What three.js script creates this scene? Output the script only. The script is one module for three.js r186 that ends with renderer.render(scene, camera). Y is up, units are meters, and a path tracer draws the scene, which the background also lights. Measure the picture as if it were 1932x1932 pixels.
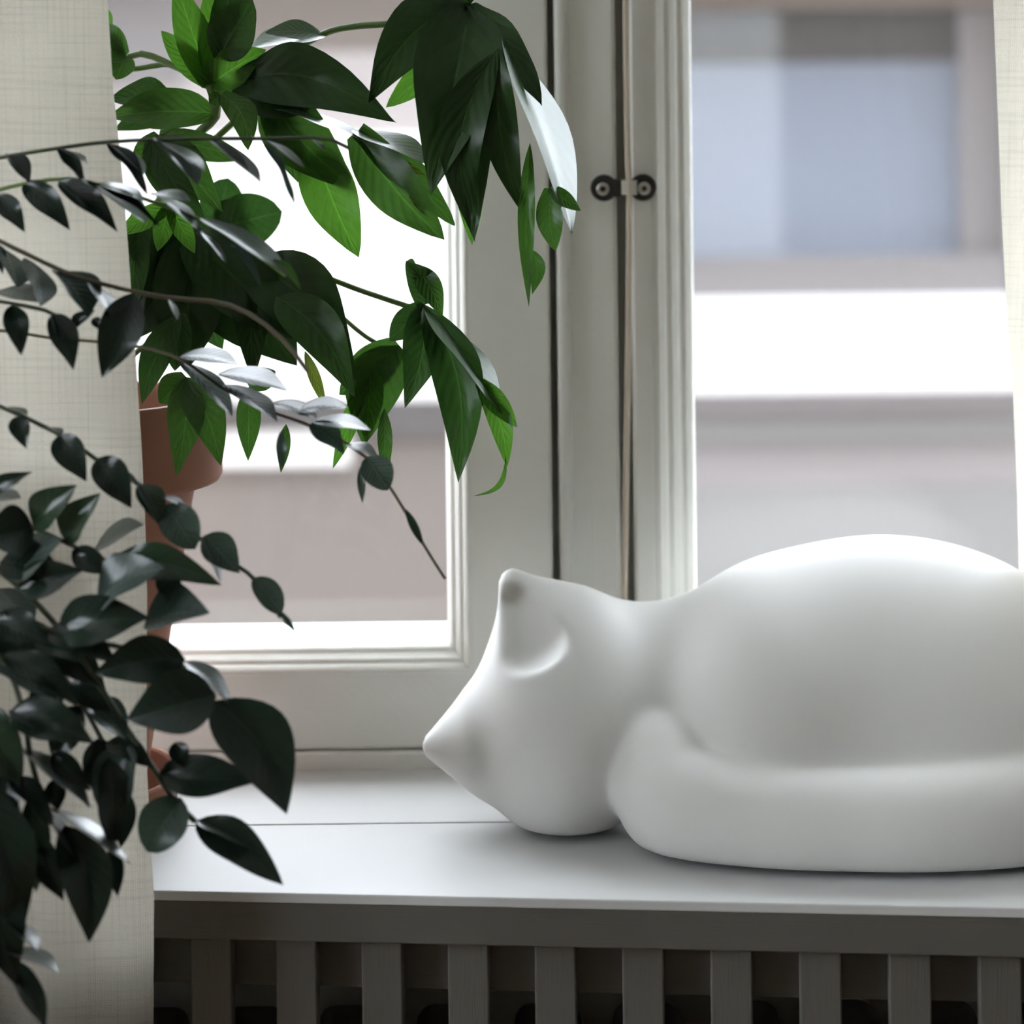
import * as THREE from 'three';
import { mergeGeometries, toCreasedNormals } from 'three/addons/utils/BufferGeometryUtils.js';
import { RoundedBoxGeometry } from 'three/addons/geometries/RoundedBoxGeometry.js';
import { ImprovedNoise } from 'three/addons/math/ImprovedNoise.js';

// ---------------------------------------------------------------- camera, sky, exposure
const V = (x, y, z) => new THREE.Vector3(x, y, z);
const W = 1932, FOCAL = 4363, CX = 966, CY = 289;          // pixels; the lens is shifted so that the level camera's horizon lies high in the frame
const SILL = 0.80, EYE = SILL + 0.424, ZC = 1.6, ROLL = THREE.MathUtils.degToRad(0.66);
const camera = new THREE.PerspectiveCamera(2 * Math.atan(W / 2 / FOCAL) * 180 / Math.PI, 1, 0.05, 200);
camera.position.set(0, EYE, ZC);
camera.rotation.z = -ROLL;
camera.setViewOffset(W, W, 0, W / 2 - CY, W, W);
camera.focus = 1.38; camera.userData.fStop = 5.5;
const scene = new THREE.Scene();
scene.background = new THREE.Color(0.87, 0.935, 1.02);       // evenly overcast sky
scene.backgroundIntensity = 6.8;
const renderer = new THREE.WebGLRenderer({ antialias: true });
renderer.toneMapping = THREE.LinearToneMapping;
renderer.toneMappingExposure = 1.78;
renderer.shadowMap.enabled = true;

// ---------------------------------------------------------------- helpers
const cr = Math.cos(ROLL), sr = Math.sin(ROLL);
function ray(px, py) {                                     // direction of a pixel, one metre deep
  const x = (px - CX) / FOCAL, y = -(py - CY) / FOCAL;
  return V(x * cr + y * sr, -x * sr + y * cr, -1);
}
const at = (px, py, d) => ray(px, py).multiplyScalar(d).add(camera.position);
function onSill(px, py, h = 0) { const r = ray(px, py); return at(px, py, (SILL + h - EYE) / r.y); }
let seed = 7;
const rnd = () => { seed = (seed + 0x6d2b79f5) | 0; let t = Math.imul(seed ^ (seed >>> 15), 1 | seed); t = (t + Math.imul(t ^ (t >>> 7), 61 | t)) ^ t; return ((t ^ (t >>> 14)) >>> 0) / 4294967296; };
const noise = new ImprovedNoise();
const taken = {};
function numbered(name) { const n = taken[name] = (taken[name] ?? -1) + 1; return n ? name + '_' + String(n).padStart(3, '0') : name; }
function mesh(name, geo, mat, parent) {
  const m = new THREE.Mesh(geo, mat); m.name = parent ? name : numbered(name);
  m.castShadow = m.receiveShadow = true; (parent ?? scene).add(m); return m;
}
function thing(name, label, category, pos = V(0, 0, 0), group) {
  const g = new THREE.Group(); g.name = numbered(name); g.position.copy(pos); g.userData = { label, category };
  if (group) g.userData.group = group;
  scene.add(g); return g;
}
function tag(o, label, category, group) { o.userData = { label, category }; if (group) o.userData.group = group; return o; }
function struct(o) { o.userData.kind = 'structure'; return o; }
const box = (x0, x1, y0, y1, z0, z1, r = 0) => {
  const g = r ? new RoundedBoxGeometry(x1 - x0, y1 - y0, z1 - z0, 2, r) : new THREE.BoxGeometry(x1 - x0, y1 - y0, z1 - z0);
  return (g.index ? g.toNonIndexed() : g).translate((x0 + x1) / 2, (y0 + y1) / 2, (z0 + z1) / 2);
};
const relTo = (pts, o) => pts.map((p) => p.clone().sub(o));
function tube(pts, r, seg = 40, rad = 8) { return new THREE.TubeGeometry(new THREE.CatmullRomCurve3(pts, false, 'centripetal'), seg, r, rad, false); }

// ---------------------------------------------------------------- textures
function dataTex(n, fn, srgb = false) {
  const d = new Uint8Array(n * n * 4);
  for (let y = 0; y < n; y++) for (let x = 0; x < n; x++) {
    const c = fn((x + .5) / n, (y + .5) / n), i = (y * n + x) * 4;
    for (let k = 0; k < 3; k++) d[i + k] = Math.max(0, Math.min(255, 255 * (Array.isArray(c) ? c[k] : c)));
    d[i + 3] = 255;
  }
  const t = new THREE.DataTexture(d, n, n); t.wrapS = t.wrapT = THREE.RepeatWrapping; t.magFilter = THREE.LinearFilter; t.needsUpdate = true;
  if (srgb) t.colorSpace = THREE.SRGBColorSpace;
  return t;
}
// noise that repeats over the unit square
const tileNoise = (u, v, f, s = 0) => { const a = noise.noise(u * f, v * f, s), b = noise.noise((u - 1) * f, v * f, s), c = noise.noise(u * f, (v - 1) * f, s), d = noise.noise((u - 1) * f, (v - 1) * f, s); return (a * (1 - u) + b * u) * (1 - v) + (c * (1 - u) + d * u) * v; };
const paintTone = dataTex(256, (u, v) => { const n = tileNoise(u, v, 6, 1) * .5 + tileNoise(u, v, 23, 5) * .3 + tileNoise(u, v, 70, 9) * .2; const k = .95 + .05 * n; return [k, k, k * .995]; });
const paintBump = dataTex(256, (u, v) => .5 + .25 * tileNoise(u, v, 20, 2) + .2 * tileNoise(u, v, 64, 3));
const linenTone = (() => {
  const n = 1024, th = 160, wv = [], wh = [];
  for (let i = 0; i < th; i++) { wv.push(rnd()); wh.push(rnd()); }
  return dataTex(n, (u, v) => {
    const a = Math.floor(u * th), b = Math.floor(v * th), fu = u * th - a, fv = v * th - b;
    const slubH = Math.pow(wh[b], 2.2) * (.5 + .5 * Math.sin(u * 6.283 * 3 + b * 1.7)), slubV = Math.pow(wv[a], 2.2) * (.5 + .5 * Math.sin(v * 6.283 * 2 + a * 2.1));
    const gap = (Math.abs(fu - .5) > .38 && Math.abs(fv - .5) > .38) ? .88 : 1;
    const k = (1.0 - .11 * slubH - .10 * slubV + .05 * tileNoise(u, v, 9, 4)) * gap;
    return [k, k * .985, k * .95];
  });
})();
const linenBump = dataTex(1024, (u, v) => { const th = 160, a = Math.floor(u * th), b = Math.floor(v * th); const s = Math.sin(u * th * Math.PI) ** 2, t = Math.sin(v * th * Math.PI) ** 2; return ((a + b) & 1) ? .3 + .7 * s : .3 + .7 * t; });
const leafVein = dataTex(256, (u, v) => {                    // u across, v along
  const s = Math.abs(u - .5) * 2, mid = Math.exp(-((s / .035) ** 2)), k = (v - s * .28) * 9, side = Math.exp(-(((k - Math.round(k)) / .07) ** 2)) * (1 - s) * .6;
  const n = tileNoise(u, v, 12, 8);
  return .55 + .35 * mid + .16 * side + .12 * n;
});
const leafBump = dataTex(256, (u, v) => {
  const s = Math.abs(u - .5) * 2, mid = Math.exp(-((s / .05) ** 2)), k = (v - s * .28) * 9, f = k - Math.round(k);
  return .55 - .4 * mid + .22 * Math.cos(f * 6.283) * (1 - mid) * (1 - s * .5) * -1 + .05 * tileNoise(u, v, 30, 3);
});
const clayTone = dataTex(256, (u, v) => { const n = tileNoise(u, v, 5, 1) * .6 + tileNoise(u, v, 30, 2) * .4; const k = .9 + .18 * n; return [k, k * (.97 + .05 * n), k * (.95 + .08 * n)]; });
const woodTone = dataTex(256, (u, v) => { const g = Math.sin((v * 14 + tileNoise(u, v, 3, 2) * 2.5) * 6.283) * .5 + .5; const k = .8 + .14 * g + .06 * tileNoise(u, v, 60, 4); return [k, k * .95, k * .88]; });
const rep = (t, x, y) => { const c = t.clone(); c.repeat.set(x, y); c.needsUpdate = true; return c; };

// ---------------------------------------------------------------- materials
const C = (r, g, b) => new THREE.Color().setRGB(r, g, b);
const std = (color, roughness, extra = {}) => new THREE.MeshPhysicalMaterial({ color, roughness, ...extra });
const M = {
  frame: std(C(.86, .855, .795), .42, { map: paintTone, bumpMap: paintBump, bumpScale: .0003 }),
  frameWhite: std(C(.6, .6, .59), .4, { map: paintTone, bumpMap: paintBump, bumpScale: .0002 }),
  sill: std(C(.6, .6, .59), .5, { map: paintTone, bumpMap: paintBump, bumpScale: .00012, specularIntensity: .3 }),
  apron: std(C(.105, .098, .084), .6, { map: paintTone, bumpMap: paintBump, bumpScale: .0003 }),  // shade of the cover's front is put into the edge and slat colours
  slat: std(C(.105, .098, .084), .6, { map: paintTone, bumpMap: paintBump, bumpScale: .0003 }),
  dark: std(C(.05, .05, .045), .7),
  radiator: std(C(.10, .10, .095), .5),
  ceramic: std(C(.73, .72, .69), .55, { specularIntensity: .6 }),
  glass: std(C(1, 1, 1), .02, { transmission: 1, thickness: 0, ior: 1.45, specularIntensity: .6 }),
  iron: std(C(.05, .048, .045), .38, { metalness: .6 }),
  steel: std(C(.55, .53, .5), .3, { metalness: 1 }),
  strap: std(C(.62, .58, .5), .45),
  cord: std(C(.66, .57, .46), .8),
  clay: std(C(.25, .1, .055), .85, { map: clayTone, bumpMap: paintBump, bumpScale: .0006 }),
  soil: std(C(.035, .025, .018), 1, { bumpMap: paintBump, bumpScale: .006 }),
  linen: std(C(.47, .445, .385), 1, { map: linenTone, bumpMap: linenBump, bumpScale: .0004, transmission: .86, thickness: 0, specularIntensity: .1 }),
  wall: std(C(.78, .775, .74), .9, { bumpMap: paintBump, bumpScale: .001 }),
  ceiling: std(C(.84, .84, .82), .9), floor: std(C(.46, .34, .23), .5, { map: woodTone }),
  wood: std(C(.32, .2, .11), .6, { map: woodTone }),
  facWhite: std(C(.826, .817, .808), .9), facBeige: std(C(.200, .176, .160), .9), facGrey: std(C(.260, .260, .257), .9), facMauve: std(C(.194, .184, .186), .9),
  facMid: std(C(.329, .310, .313), .9), facDark: std(C(.073, .072, .073), .9), facBrown: std(C(.160, .133, .113), .9), facPink: std(C(.373, .347, .343), .9), reflected_sky: std(C(.206, .239, .300), .8), asphalt: std(C(.25, .25, .25), .9),
};
const leafMat = (r, g, b, t, coat = .9, cr_ = .3) => std(C(r, g, b), .95, { map: leafVein, bumpMap: leafBump, bumpScale: .0012, transmission: t, thickness: 0, ior: 1.45, specularIntensity: .2, clearcoat: coat, clearcoatRoughness: cr_, side: THREE.DoubleSide });
const LM = {                                                   // lobed plant's greens carry backlight and shade, paler frond greens carry sheen
  backlitGreen: leafMat(.115, .33, .03, .60, .5), mid: leafMat(.08, .22, .03, .42, .6), deep: leafMat(.052, .15, .026, .32, .6), black: leafMat(.032, .085, .018, .15, .4), gloss: leafMat(.06, .16, .04, .25, .7, .3), yellow: leafMat(.25, .36, .04, .5, .5),
  zz: leafMat(.014, .03, .018, .14, .6, .17), zzGreen: leafMat(.03, .068, .03, .25, .8, .2), zzSheen: leafMat(.065, .105, .085, .34, 1, .26), under: leafMat(.075, .125, .09, .38, .8, .3), silver: leafMat(.05, .085, .065, .25, 1, .28),
  stemGreen: std(C(.12, .2, .05), .5), stemDark: std(C(.045, .06, .03), .5), stemBrown: std(C(.12, .1, .06), .6),
};

// ================================================================= THE ROOM
const RX = 2.3, RZ = 4.6, RH = 2.65, WT = .34;            // half width, depth, height, wall thickness
const winX0 = at(60, 760, 1.6).x - .30, winX1 = at(1932, 760, 1.6).x + .30, winY0 = SILL - .004, winY1 = SILL + .78;
function wallPart(name, parts, mat = M.wall) { return struct(mesh(name, mergeGeometries(parts), mat)); }
wallPart('wall_front', [box(-RX - .2, winX0, -.1, RH + .2, -WT, 0), box(winX1, RX + .2, -.1, RH + .2, -WT, 0), box(winX0, winX1, -.1, winY0 - .03, -WT, 0), box(winX0, winX1, winY1, RH + .2, -WT, 0)]);
const SW = { z0: .45, z1: 2.2, y0: .9, y1: 2.5 };           // unseen side window, added to the left wall for fill light
wallPart('wall_left', [box(-RX - .2, -RX, -.1, RH + .2, 0, SW.z0), box(-RX - .2, -RX, -.1, RH + .2, SW.z1, RZ + .2), box(-RX - .2, -RX, -.1, SW.y0, SW.z0, SW.z1), box(-RX - .2, -RX, SW.y1, RH + .2, SW.z0, SW.z1)]);
{
  const w = new THREE.Group(); w.name = 'window_3'; w.userData = { kind: 'structure' }; scene.add(w);
  const x0 = -RX - .14, x1 = -RX - .08, zm = (SW.z0 + SW.z1) / 2;
  for (const [a, b] of [[SW.z0, SW.z0 + .07], [zm - .05, zm + .05], [SW.z1 - .07, SW.z1]]) mesh('stile', box(x0, x1, SW.y0, SW.y1, a, b, .004), M.frameWhite, w);
  for (const [a, b] of [[SW.y0, SW.y0 + .07], [SW.y1 - .07, SW.y1]]) for (const [c, d] of [[SW.z0 + .07, zm - .05], [zm + .05, SW.z1 - .07]]) mesh('rail', box(x0, x1, a, b, c, d), M.frameWhite, w);
  for (const [c, d] of [[SW.z0 + .06, zm - .04], [zm + .04, SW.z1 - .06]]) mesh('pane', new THREE.PlaneGeometry(d - c, SW.y1 - SW.y0 - .12).rotateY(Math.PI / 2).translate(-RX - .11, (SW.y0 + SW.y1) / 2, (c + d) / 2), M.glass, w);
}
wallPart('wall_right', [box(RX, RX + .2, -.1, RH + .2, 0, RZ + .2)]);
wallPart('wall_back', [box(-RX, RX, -.1, RH + .2, RZ, RZ + .2)]);
struct(mesh('ceiling', box(-RX, RX, RH, RH + .2, 0, RZ), M.ceiling));
const floor = struct(mesh('floor', box(-RX, RX, -.1, -.02, 0, RZ), M.floor));
for (let i = 0; i < 33; i++) { const x0 = -RX + i * .14; mesh('floor_board', box(x0 + .001, Math.min(RX, x0 + .139), -.02, 0, 0.001, RZ - .001), M.floor, floor); }

// ================================================================= THE WINDOW
// one member of a mitred frame round the opening; profile: [outward, z] pairs, anticlockwise seen from the member's end
function frameMember(x0, x1, y0, y1, prof, side) {
  const corner = { bottom: [[x0, y0, -1, -1], [x1, y0, 1, -1]], top: [[x1, y1, 1, 1], [x0, y1, -1, 1]], right: [[x1, y0, 1, -1], [x1, y1, 1, 1]], left: [[x0, y1, -1, 1], [x0, y0, -1, -1]] }[side];
  const pos = [], uv = [], P = (c, p) => [c[0] + c[2] * p[0], c[1] + c[3] * p[0], p[1]];
  for (let i = 0; i < prof.length; i++) {
    const p = prof[i], q = prof[(i + 1) % prof.length], a = P(corner[0], p), b = P(corner[1], p), c = P(corner[1], q), d = P(corner[0], q);
    pos.push(...a, ...c, ...b, ...a, ...d, ...c);
    const L = Math.hypot(b[0] - a[0], b[1] - a[1]), u = i * .02;
    uv.push(0, u, L, u + .02, L, u, 0, u, 0, u + .02, L, u + .02);
  }
  const g = new THREE.BufferGeometry();
  g.setAttribute('position', new THREE.Float32BufferAttribute(pos, 3)); g.setAttribute('uv', new THREE.Float32BufferAttribute(uv.map((x) => x * 3), 2));
  return toCreasedNormals(g, .6);
}
// inner sash profile, from the glass outwards: ledge, ogee beads, flat face
const innerProfile = (bead, width) => {
  const p = [[0, -.034], [0, -.0215]];
  for (let k = 1; k < 30; k++) { const t = k / 30; p.push([bead * t, -.021 * Math.pow(1 - t, 1.15) + .0021 * Math.abs(Math.sin(Math.PI * (t * 3 + .02)))]); }
  return [...p, [bead * 1.03, -.0004], [bead * 1.05, 0], [width - .002, 0], [width, -.002], [width, -.0502], [.014, -.0502], [.014, -.034]];
};
const outerProfile = (width) => [[0, -.125], [.004, -.098], [.006, -.09], [.012, -.088], [.012, -.05], [width, -.05], [width, -.125]];
const pane = (o, z, root) => mesh('pane', new THREE.PlaneGeometry(o.x1 - o.x0 + .01, o.y1 - o.y0 + .01).translate((o.x0 + o.x1) / 2, (o.y0 + o.y1) / 2, z), M.glass, root);
function casement(n, o, bead, widths) {
  const root = new THREE.Group(); root.name = 'window_' + n; root.userData = { kind: 'structure' }; scene.add(root);
  for (const side of ['bottom', 'top', 'left', 'right']) {
    const nm = side === 'bottom' || side === 'top' ? 'rail' : 'stile';
    mesh(nm, frameMember(o.x0, o.x1, o.y0, o.y1, innerProfile(bead, widths[side]), side), side === 'left' || side === 'right' || true ? M.frame : M.frameWhite, root);
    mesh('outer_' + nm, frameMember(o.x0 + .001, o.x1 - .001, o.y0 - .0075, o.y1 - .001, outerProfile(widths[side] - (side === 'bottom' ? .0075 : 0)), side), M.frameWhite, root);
  }
  pane(o, -.030, root);
  pane(o, -.104, root);
  return root;
}
const wx = (px, py) => at(px, py, 1.6).x, wy = (px, py) => at(px, py, 1.6).y;
const TOP = winY1 - .11;
const L0 = { x0: winX0 + .105, x1: wx(839, 800), y0: wy(640, 1224), y1: TOP };
casement(1, L0, wx(885, 800) - L0.x1, { bottom: L0.y0 - wy(670, 1414), top: .07, left: .065, right: wx(1037, 540) - L0.x1 });
const R0 = { x0: wx(1313, 540), x1: winX1 - .105, y0: L0.y0, y1: TOP };
casement(2, R0, R0.x0 - wx(1232, 540), { bottom: L0.y0 - wy(670, 1414), top: .07, left: R0.x0 - wx(1192, 540), right: .065 });
// post between the casements, its half-round edge bead and the fixed frame around
const p0 = wx(1051, 540), p1 = wx(1166, 540);
{
  const b = .0042, s = new THREE.Shape();                   // plan section, x to the right, z towards the room
  s.moveTo(p0, -.05);
  s.lineTo(p0, -.001);
  for (let i = 0; i <= 8; i++) { const a = Math.PI - Math.PI * i / 8; s.lineTo(p0 + b + b * Math.cos(a), -.001 + b * .9 * Math.sin(a)); }
  s.lineTo(p0 + 2 * b + .0012, -.003); s.lineTo(p1 - .003, -.002); s.lineTo(p1, -.005); s.lineTo(p1, -.05); s.closePath();
  const g = new THREE.ExtrudeGeometry(s, { depth: winY1 - winY0, bevelEnabled: false }).rotateX(-Math.PI / 2);
  // rotateX turns (x, z) to (x, height, -z): mirror back so that z faces the room
  g.translate(0, winY0, 0); const p = g.attributes.position; for (let i = 0; i < p.count; i++) p.setZ(i, -p.getZ(i));
  const idx = p.array; for (let i = 0; i < p.count; i += 3) for (let k = 0; k < 3; k++) { const t = idx[i * 3 + 3 + k]; idx[i * 3 + 3 + k] = idx[i * 3 + 6 + k]; idx[i * 3 + 6 + k] = t; }
  g.deleteAttribute('normal');
  struct(mesh('trim_1', toCreasedNormals(g, .7), M.frame));
  struct(mesh('trim_2', box(wx(1020, 540), wx(1205, 540), winY0, winY1, -.16, -.045), M.frame));           // back of the post, closing both grooves
}
const sashBottom = wy(670, 1414);
struct(mesh('trim_3', mergeGeometries([box(winX0, winX1, winY0 - .03, sashBottom - .0012, -.16, .0035, .002), box(winX0, winX1, sashBottom - .0012, sashBottom + .02, -.16, -.05)]), M.frame));   // fixed bottom of the frame
struct(mesh('trim_4', box(winX0, winX1, TOP + .072, winY1, -.16, .002), M.frame));
struct(mesh('trim_5', box(winX0, winX0 + .038, winY0, winY1, -.16, .002), M.frame));
struct(mesh('trim_6', box(winX1 - .038, winX1, winY0, winY1, -.16, .002), M.frame));
struct(mesh('trim_7', box(winX0, winX1, winY0 - .05, winY0 - .004, -.42, -.16), M.facGrey));                   // outer window board

// cord and its bracket
{
  const pts = [[1172, -700], [1180, -60], [1182, 140], [1185, 300], [1187, 354], [1187, 420], [1186, 600], [1183, 800], [1180, 980], [1178, 1130], [1177, 1300]].map(([x, y]) => at(x, y, 1.594));
  pts[4].z += .001;
  tag(mesh('pull_cord', tube(pts, .0021, 120, 8), M.cord), 'thin beige cord running straight down the gap beside the white window post', 'cord');
  const o = at(1176, 354, 1.598), br = thing('metal_bracket', 'small dark iron bracket with two screws holding the cord to the window post', 'bracket', o);
  const S = 1.597 / FOCAL, s = new THREE.Shape();           // plate outline in metres round the middle
  const e = 37 * S, r = 24 * S, h = 15 * S;
  s.absarc(-e, 0, r, Math.PI * .22, Math.PI * 1.78, false); s.lineTo(0, -h); s.absarc(e, 0, r, Math.PI * 1.22, Math.PI * .78 + Math.PI * 2, false); s.lineTo(0, h); s.closePath();
  mesh('plate', new THREE.ExtrudeGeometry(s, { depth: .0012, bevelEnabled: true, bevelSize: .0005, bevelThickness: .0005, bevelSegments: 2, curveSegments: 20 }), M.iron, br);
  for (const k of [-1, 1]) {
    const sc = mesh('screw', new THREE.LatheGeometry([[0, .0011], [.0022, .001], [.0038, .0004], [.0043, -.0004], [.0046, -.001]].map(([x, y]) => new THREE.Vector2(x, y)), 24).rotateX(Math.PI / 2), M.steel, br);
    sc.position.set(k * 39 * S, -2 * S, .0026);
    mesh('slot', new THREE.CylinderGeometry(.0018, .0012, .001, 12).rotateX(Math.PI / 2).translate(0, 0, .0008), M.iron, sc);
  }
  const strap = new THREE.TorusGeometry(.0046, .0011, 8, 20, Math.PI).rotateX(Math.PI / 2).scale(1, 1, 1);
  const sg = mergeGeometries([-.004, -.002, 0, .002, .004].map((y) => strap.clone().translate(11 * S, y, .0012)));
  mesh('strap', sg, M.strap, br);
}

// ================================================================= SILL AND RADIATOR COVER
const A = onSill(290, 1679), B = onSill(1932, 1712), yaw = Math.atan2(-(B.z - A.z), B.x - A.x);
const along = V(Math.cos(yaw), 0, -Math.sin(yaw)), inward = V(-Math.sin(yaw), 0, -Math.cos(yaw));
const jointZ = onSill(800, 1552).z, xL = -.95, xR = .95;
const onFront = (x) => A.z + (x - A.x) * (B.z - A.z) / (B.x - A.x);
{
  // back board: rounded nose, level with the cover's top
  tag(mesh('window_board', box(xL, xR, SILL - .03, SILL, .004, jointZ - .0005, .0012), M.sill), 'white painted window board running along the foot of the window frame, behind the cover top', 'windowsill');
  const s = new THREE.Shape([[xL, -jointZ - .0001], [xL, -onFront(xL)], [xR, -onFront(xR)], [xR, -jointZ - .0001]].map(([x, y]) => new THREE.Vector2(x, y)));
  const top = new THREE.ExtrudeGeometry(s, { depth: .004, bevelEnabled: true, bevelSize: .0009, bevelThickness: .0009, bevelOffset: -.0009, bevelSegments: 2 }).rotateX(-Math.PI / 2).translate(0, SILL - .0049 - .0004, 0);
  const cover = thing('radiator_cover', 'wooden radiator cover with pale flat top, front edge and a row of upright slats coloured dark for shade', 'radiator cover', V(A.x, 0, A.z));
  mesh('cover_top', top.translate(-A.x, 0, -A.z), M.sill, cover).userData.label = 'pale smooth top board';
  const front = new THREE.Group(); front.name = 'grille'; front.rotation.y = yaw; cover.add(front);
  const S = A.distanceTo(camera.position) / FOCAL, edge = 75 * (ZC - A.z) / FOCAL, fx0 = xL - A.x, fx1 = xR - A.x;
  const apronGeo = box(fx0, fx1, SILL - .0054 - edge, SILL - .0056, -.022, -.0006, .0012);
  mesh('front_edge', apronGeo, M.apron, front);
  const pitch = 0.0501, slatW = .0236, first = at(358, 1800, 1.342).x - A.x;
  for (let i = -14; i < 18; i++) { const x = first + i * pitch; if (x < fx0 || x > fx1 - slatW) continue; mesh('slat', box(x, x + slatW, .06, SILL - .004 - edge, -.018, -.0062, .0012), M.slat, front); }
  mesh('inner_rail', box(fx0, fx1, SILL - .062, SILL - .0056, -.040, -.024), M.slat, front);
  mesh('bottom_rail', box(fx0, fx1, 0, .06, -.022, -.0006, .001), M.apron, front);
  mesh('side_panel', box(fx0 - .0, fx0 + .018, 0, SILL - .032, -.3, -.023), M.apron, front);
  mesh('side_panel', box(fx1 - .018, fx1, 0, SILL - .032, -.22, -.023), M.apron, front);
  const rad = thing('radiator', 'dark old radiator standing in the shade behind the slats of the cover', 'radiator', V(0, 0, .11));
  for (let i = 0; i < 22; i++) mesh('fin', box(-.72 + i * .065, -.675 + i * .065, .08, SILL - .14, -.055, .055, .012), M.radiator, rad);
  for (const y of [.12, SILL - .18]) mesh('pipe', new THREE.CylinderGeometry(.018, .018, 1.46, 14).rotateZ(Math.PI / 2).translate(0, y, 0), M.radiator, rad);
  for (const x of [-.62, .62]) mesh('foot', box(x - .02, x + .02, 0, .085, -.04, .04, .004), M.radiator, rad);
}

// ================================================================= CAT SCULPTURE
function surface(f, lo, hi, cell) {                          // naive surface nets over a distance field, normals from its slope
  const n = [0, 1, 2].map((k) => Math.ceil((hi[k] - lo[k]) / cell) + 1), [nx, ny, nz] = n, val = new Float32Array(nx * ny * nz), id = (i, j, k) => i + nx * (j + ny * k);
  for (let k = 0; k < nz; k++) for (let j = 0; j < ny; j++) for (let i = 0; i < nx; i++) val[id(i, j, k)] = f(lo[0] + i * cell, lo[1] + j * cell, lo[2] + k * cell);
  const vert = new Int32Array(nx * ny * nz).fill(-1), pos = [], index = [];
  for (let k = 0; k < nz - 1; k++) for (let j = 0; j < ny - 1; j++) for (let i = 0; i < nx - 1; i++) {
    let m = 0, sx = 0, sy = 0, sz = 0; const v = [];
    for (let c = 0; c < 8; c++) v.push(val[id(i + (c & 1), j + ((c >> 1) & 1), k + (c >> 2))]);
    for (let a = 0; a < 8; a++) for (const bit of [1, 2, 4]) { const b = a | bit; if (b === a || (v[a] < 0) === (v[b] < 0)) continue; const t = v[a] / (v[a] - v[b]); sx += (a & 1) + (bit === 1 ? t : 0); sy += ((a >> 1) & 1) + (bit === 2 ? t : 0); sz += (a >> 2) + (bit === 4 ? t : 0); m++; }
    if (!m) continue;
    vert[id(i, j, k)] = pos.length / 3; pos.push(lo[0] + (i + sx / m) * cell, lo[1] + (j + sy / m) * cell, lo[2] + (k + sz / m) * cell);
  }
  for (let k = 1; k < nz - 1; k++) for (let j = 1; j < ny - 1; j++) for (let i = 1; i < nx - 1; i++) {
    const a = val[id(i, j, k)] < 0;
    const quad = (b, p, q, r, s) => { if (a === b) return; if (a) index.push(p, q, r, p, r, s); else index.push(p, r, q, p, s, r); };
    quad(val[id(i + 1, j, k)] < 0, vert[id(i, j - 1, k - 1)], vert[id(i, j, k - 1)], vert[id(i, j, k)], vert[id(i, j - 1, k)]);
    quad(val[id(i, j + 1, k)] < 0, vert[id(i - 1, j, k - 1)], vert[id(i - 1, j, k)], vert[id(i, j, k)], vert[id(i, j, k - 1)]);
    quad(val[id(i, j, k + 1)] < 0, vert[id(i - 1, j - 1, k)], vert[id(i, j - 1, k)], vert[id(i, j, k)], vert[id(i - 1, j, k)]);
  }
  const nor = new Float32Array(pos.length), e = cell * .6;
  for (let i = 0; i < pos.length; i += 3) {
    const [x, y, z] = [pos[i], pos[i + 1], pos[i + 2]], g = V(f(x + e, y, z) - f(x - e, y, z), f(x, y + e, z) - f(x, y - e, z), f(x, y, z + e) - f(x, y, z - e)), d = f(x, y, z), l = g.length() / (2 * e) || 1;
    g.normalize(); pos[i] -= g.x * d / l; pos[i + 1] -= g.y * d / l; pos[i + 2] -= g.z * d / l; g.toArray(nor, i);
  }
  const geo = new THREE.BufferGeometry();
  geo.setAttribute('position', new THREE.Float32BufferAttribute(pos, 3)); geo.setAttribute('normal', new THREE.BufferAttribute(nor, 3)); geo.setIndex(index);
  return geo;
}
const smin = (a, b, k) => { const h = Math.max(k - Math.abs(a - b), 0) / k; return Math.min(a, b) - h * h * h * k / 6; };
const smax = (a, b, k) => -smin(-a, -b, k);
const ell = (x, y, z, c, r) => { const a = (x - c[0]) / r[0], b = (y - c[1]) / r[1], d = (z - c[2]) / r[2], k0 = Math.hypot(a, b, d), k1 = Math.hypot(a / r[0], b / r[1], d / r[2]); return k1 < 1e-9 ? -Math.min(...r) : k0 * (k0 - 1) / k1; };
function cone(x, y, z, a, b, ra, rb) {                        // two balls and the cone that touches both
  const bx = b[0] - a[0], by = b[1] - a[1], bz = b[2] - a[2], l2 = bx * bx + by * by + bz * bz, rr = ra - rb, a2 = l2 - rr * rr, il2 = 1 / l2;
  const px = x - a[0], py = y - a[1], pz = z - a[2], s = px * bx + py * by + pz * bz, t = s - l2;
  const x2 = (px * l2 - bx * s) ** 2 + (py * l2 - by * s) ** 2 + (pz * l2 - bz * s) ** 2, y2 = s * s * l2, z2 = t * t * l2, k = Math.sign(rr) * rr * rr * x2;
  if (Math.sign(t) * a2 * z2 > k) return Math.sqrt(x2 + z2) * il2 - rb;
  if (Math.sign(s) * a2 * y2 < k) return Math.sqrt(x2 + y2) * il2 - ra;
  return (Math.sqrt(x2 * a2 * il2) + s * rr) * il2 - ra;
}
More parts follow.
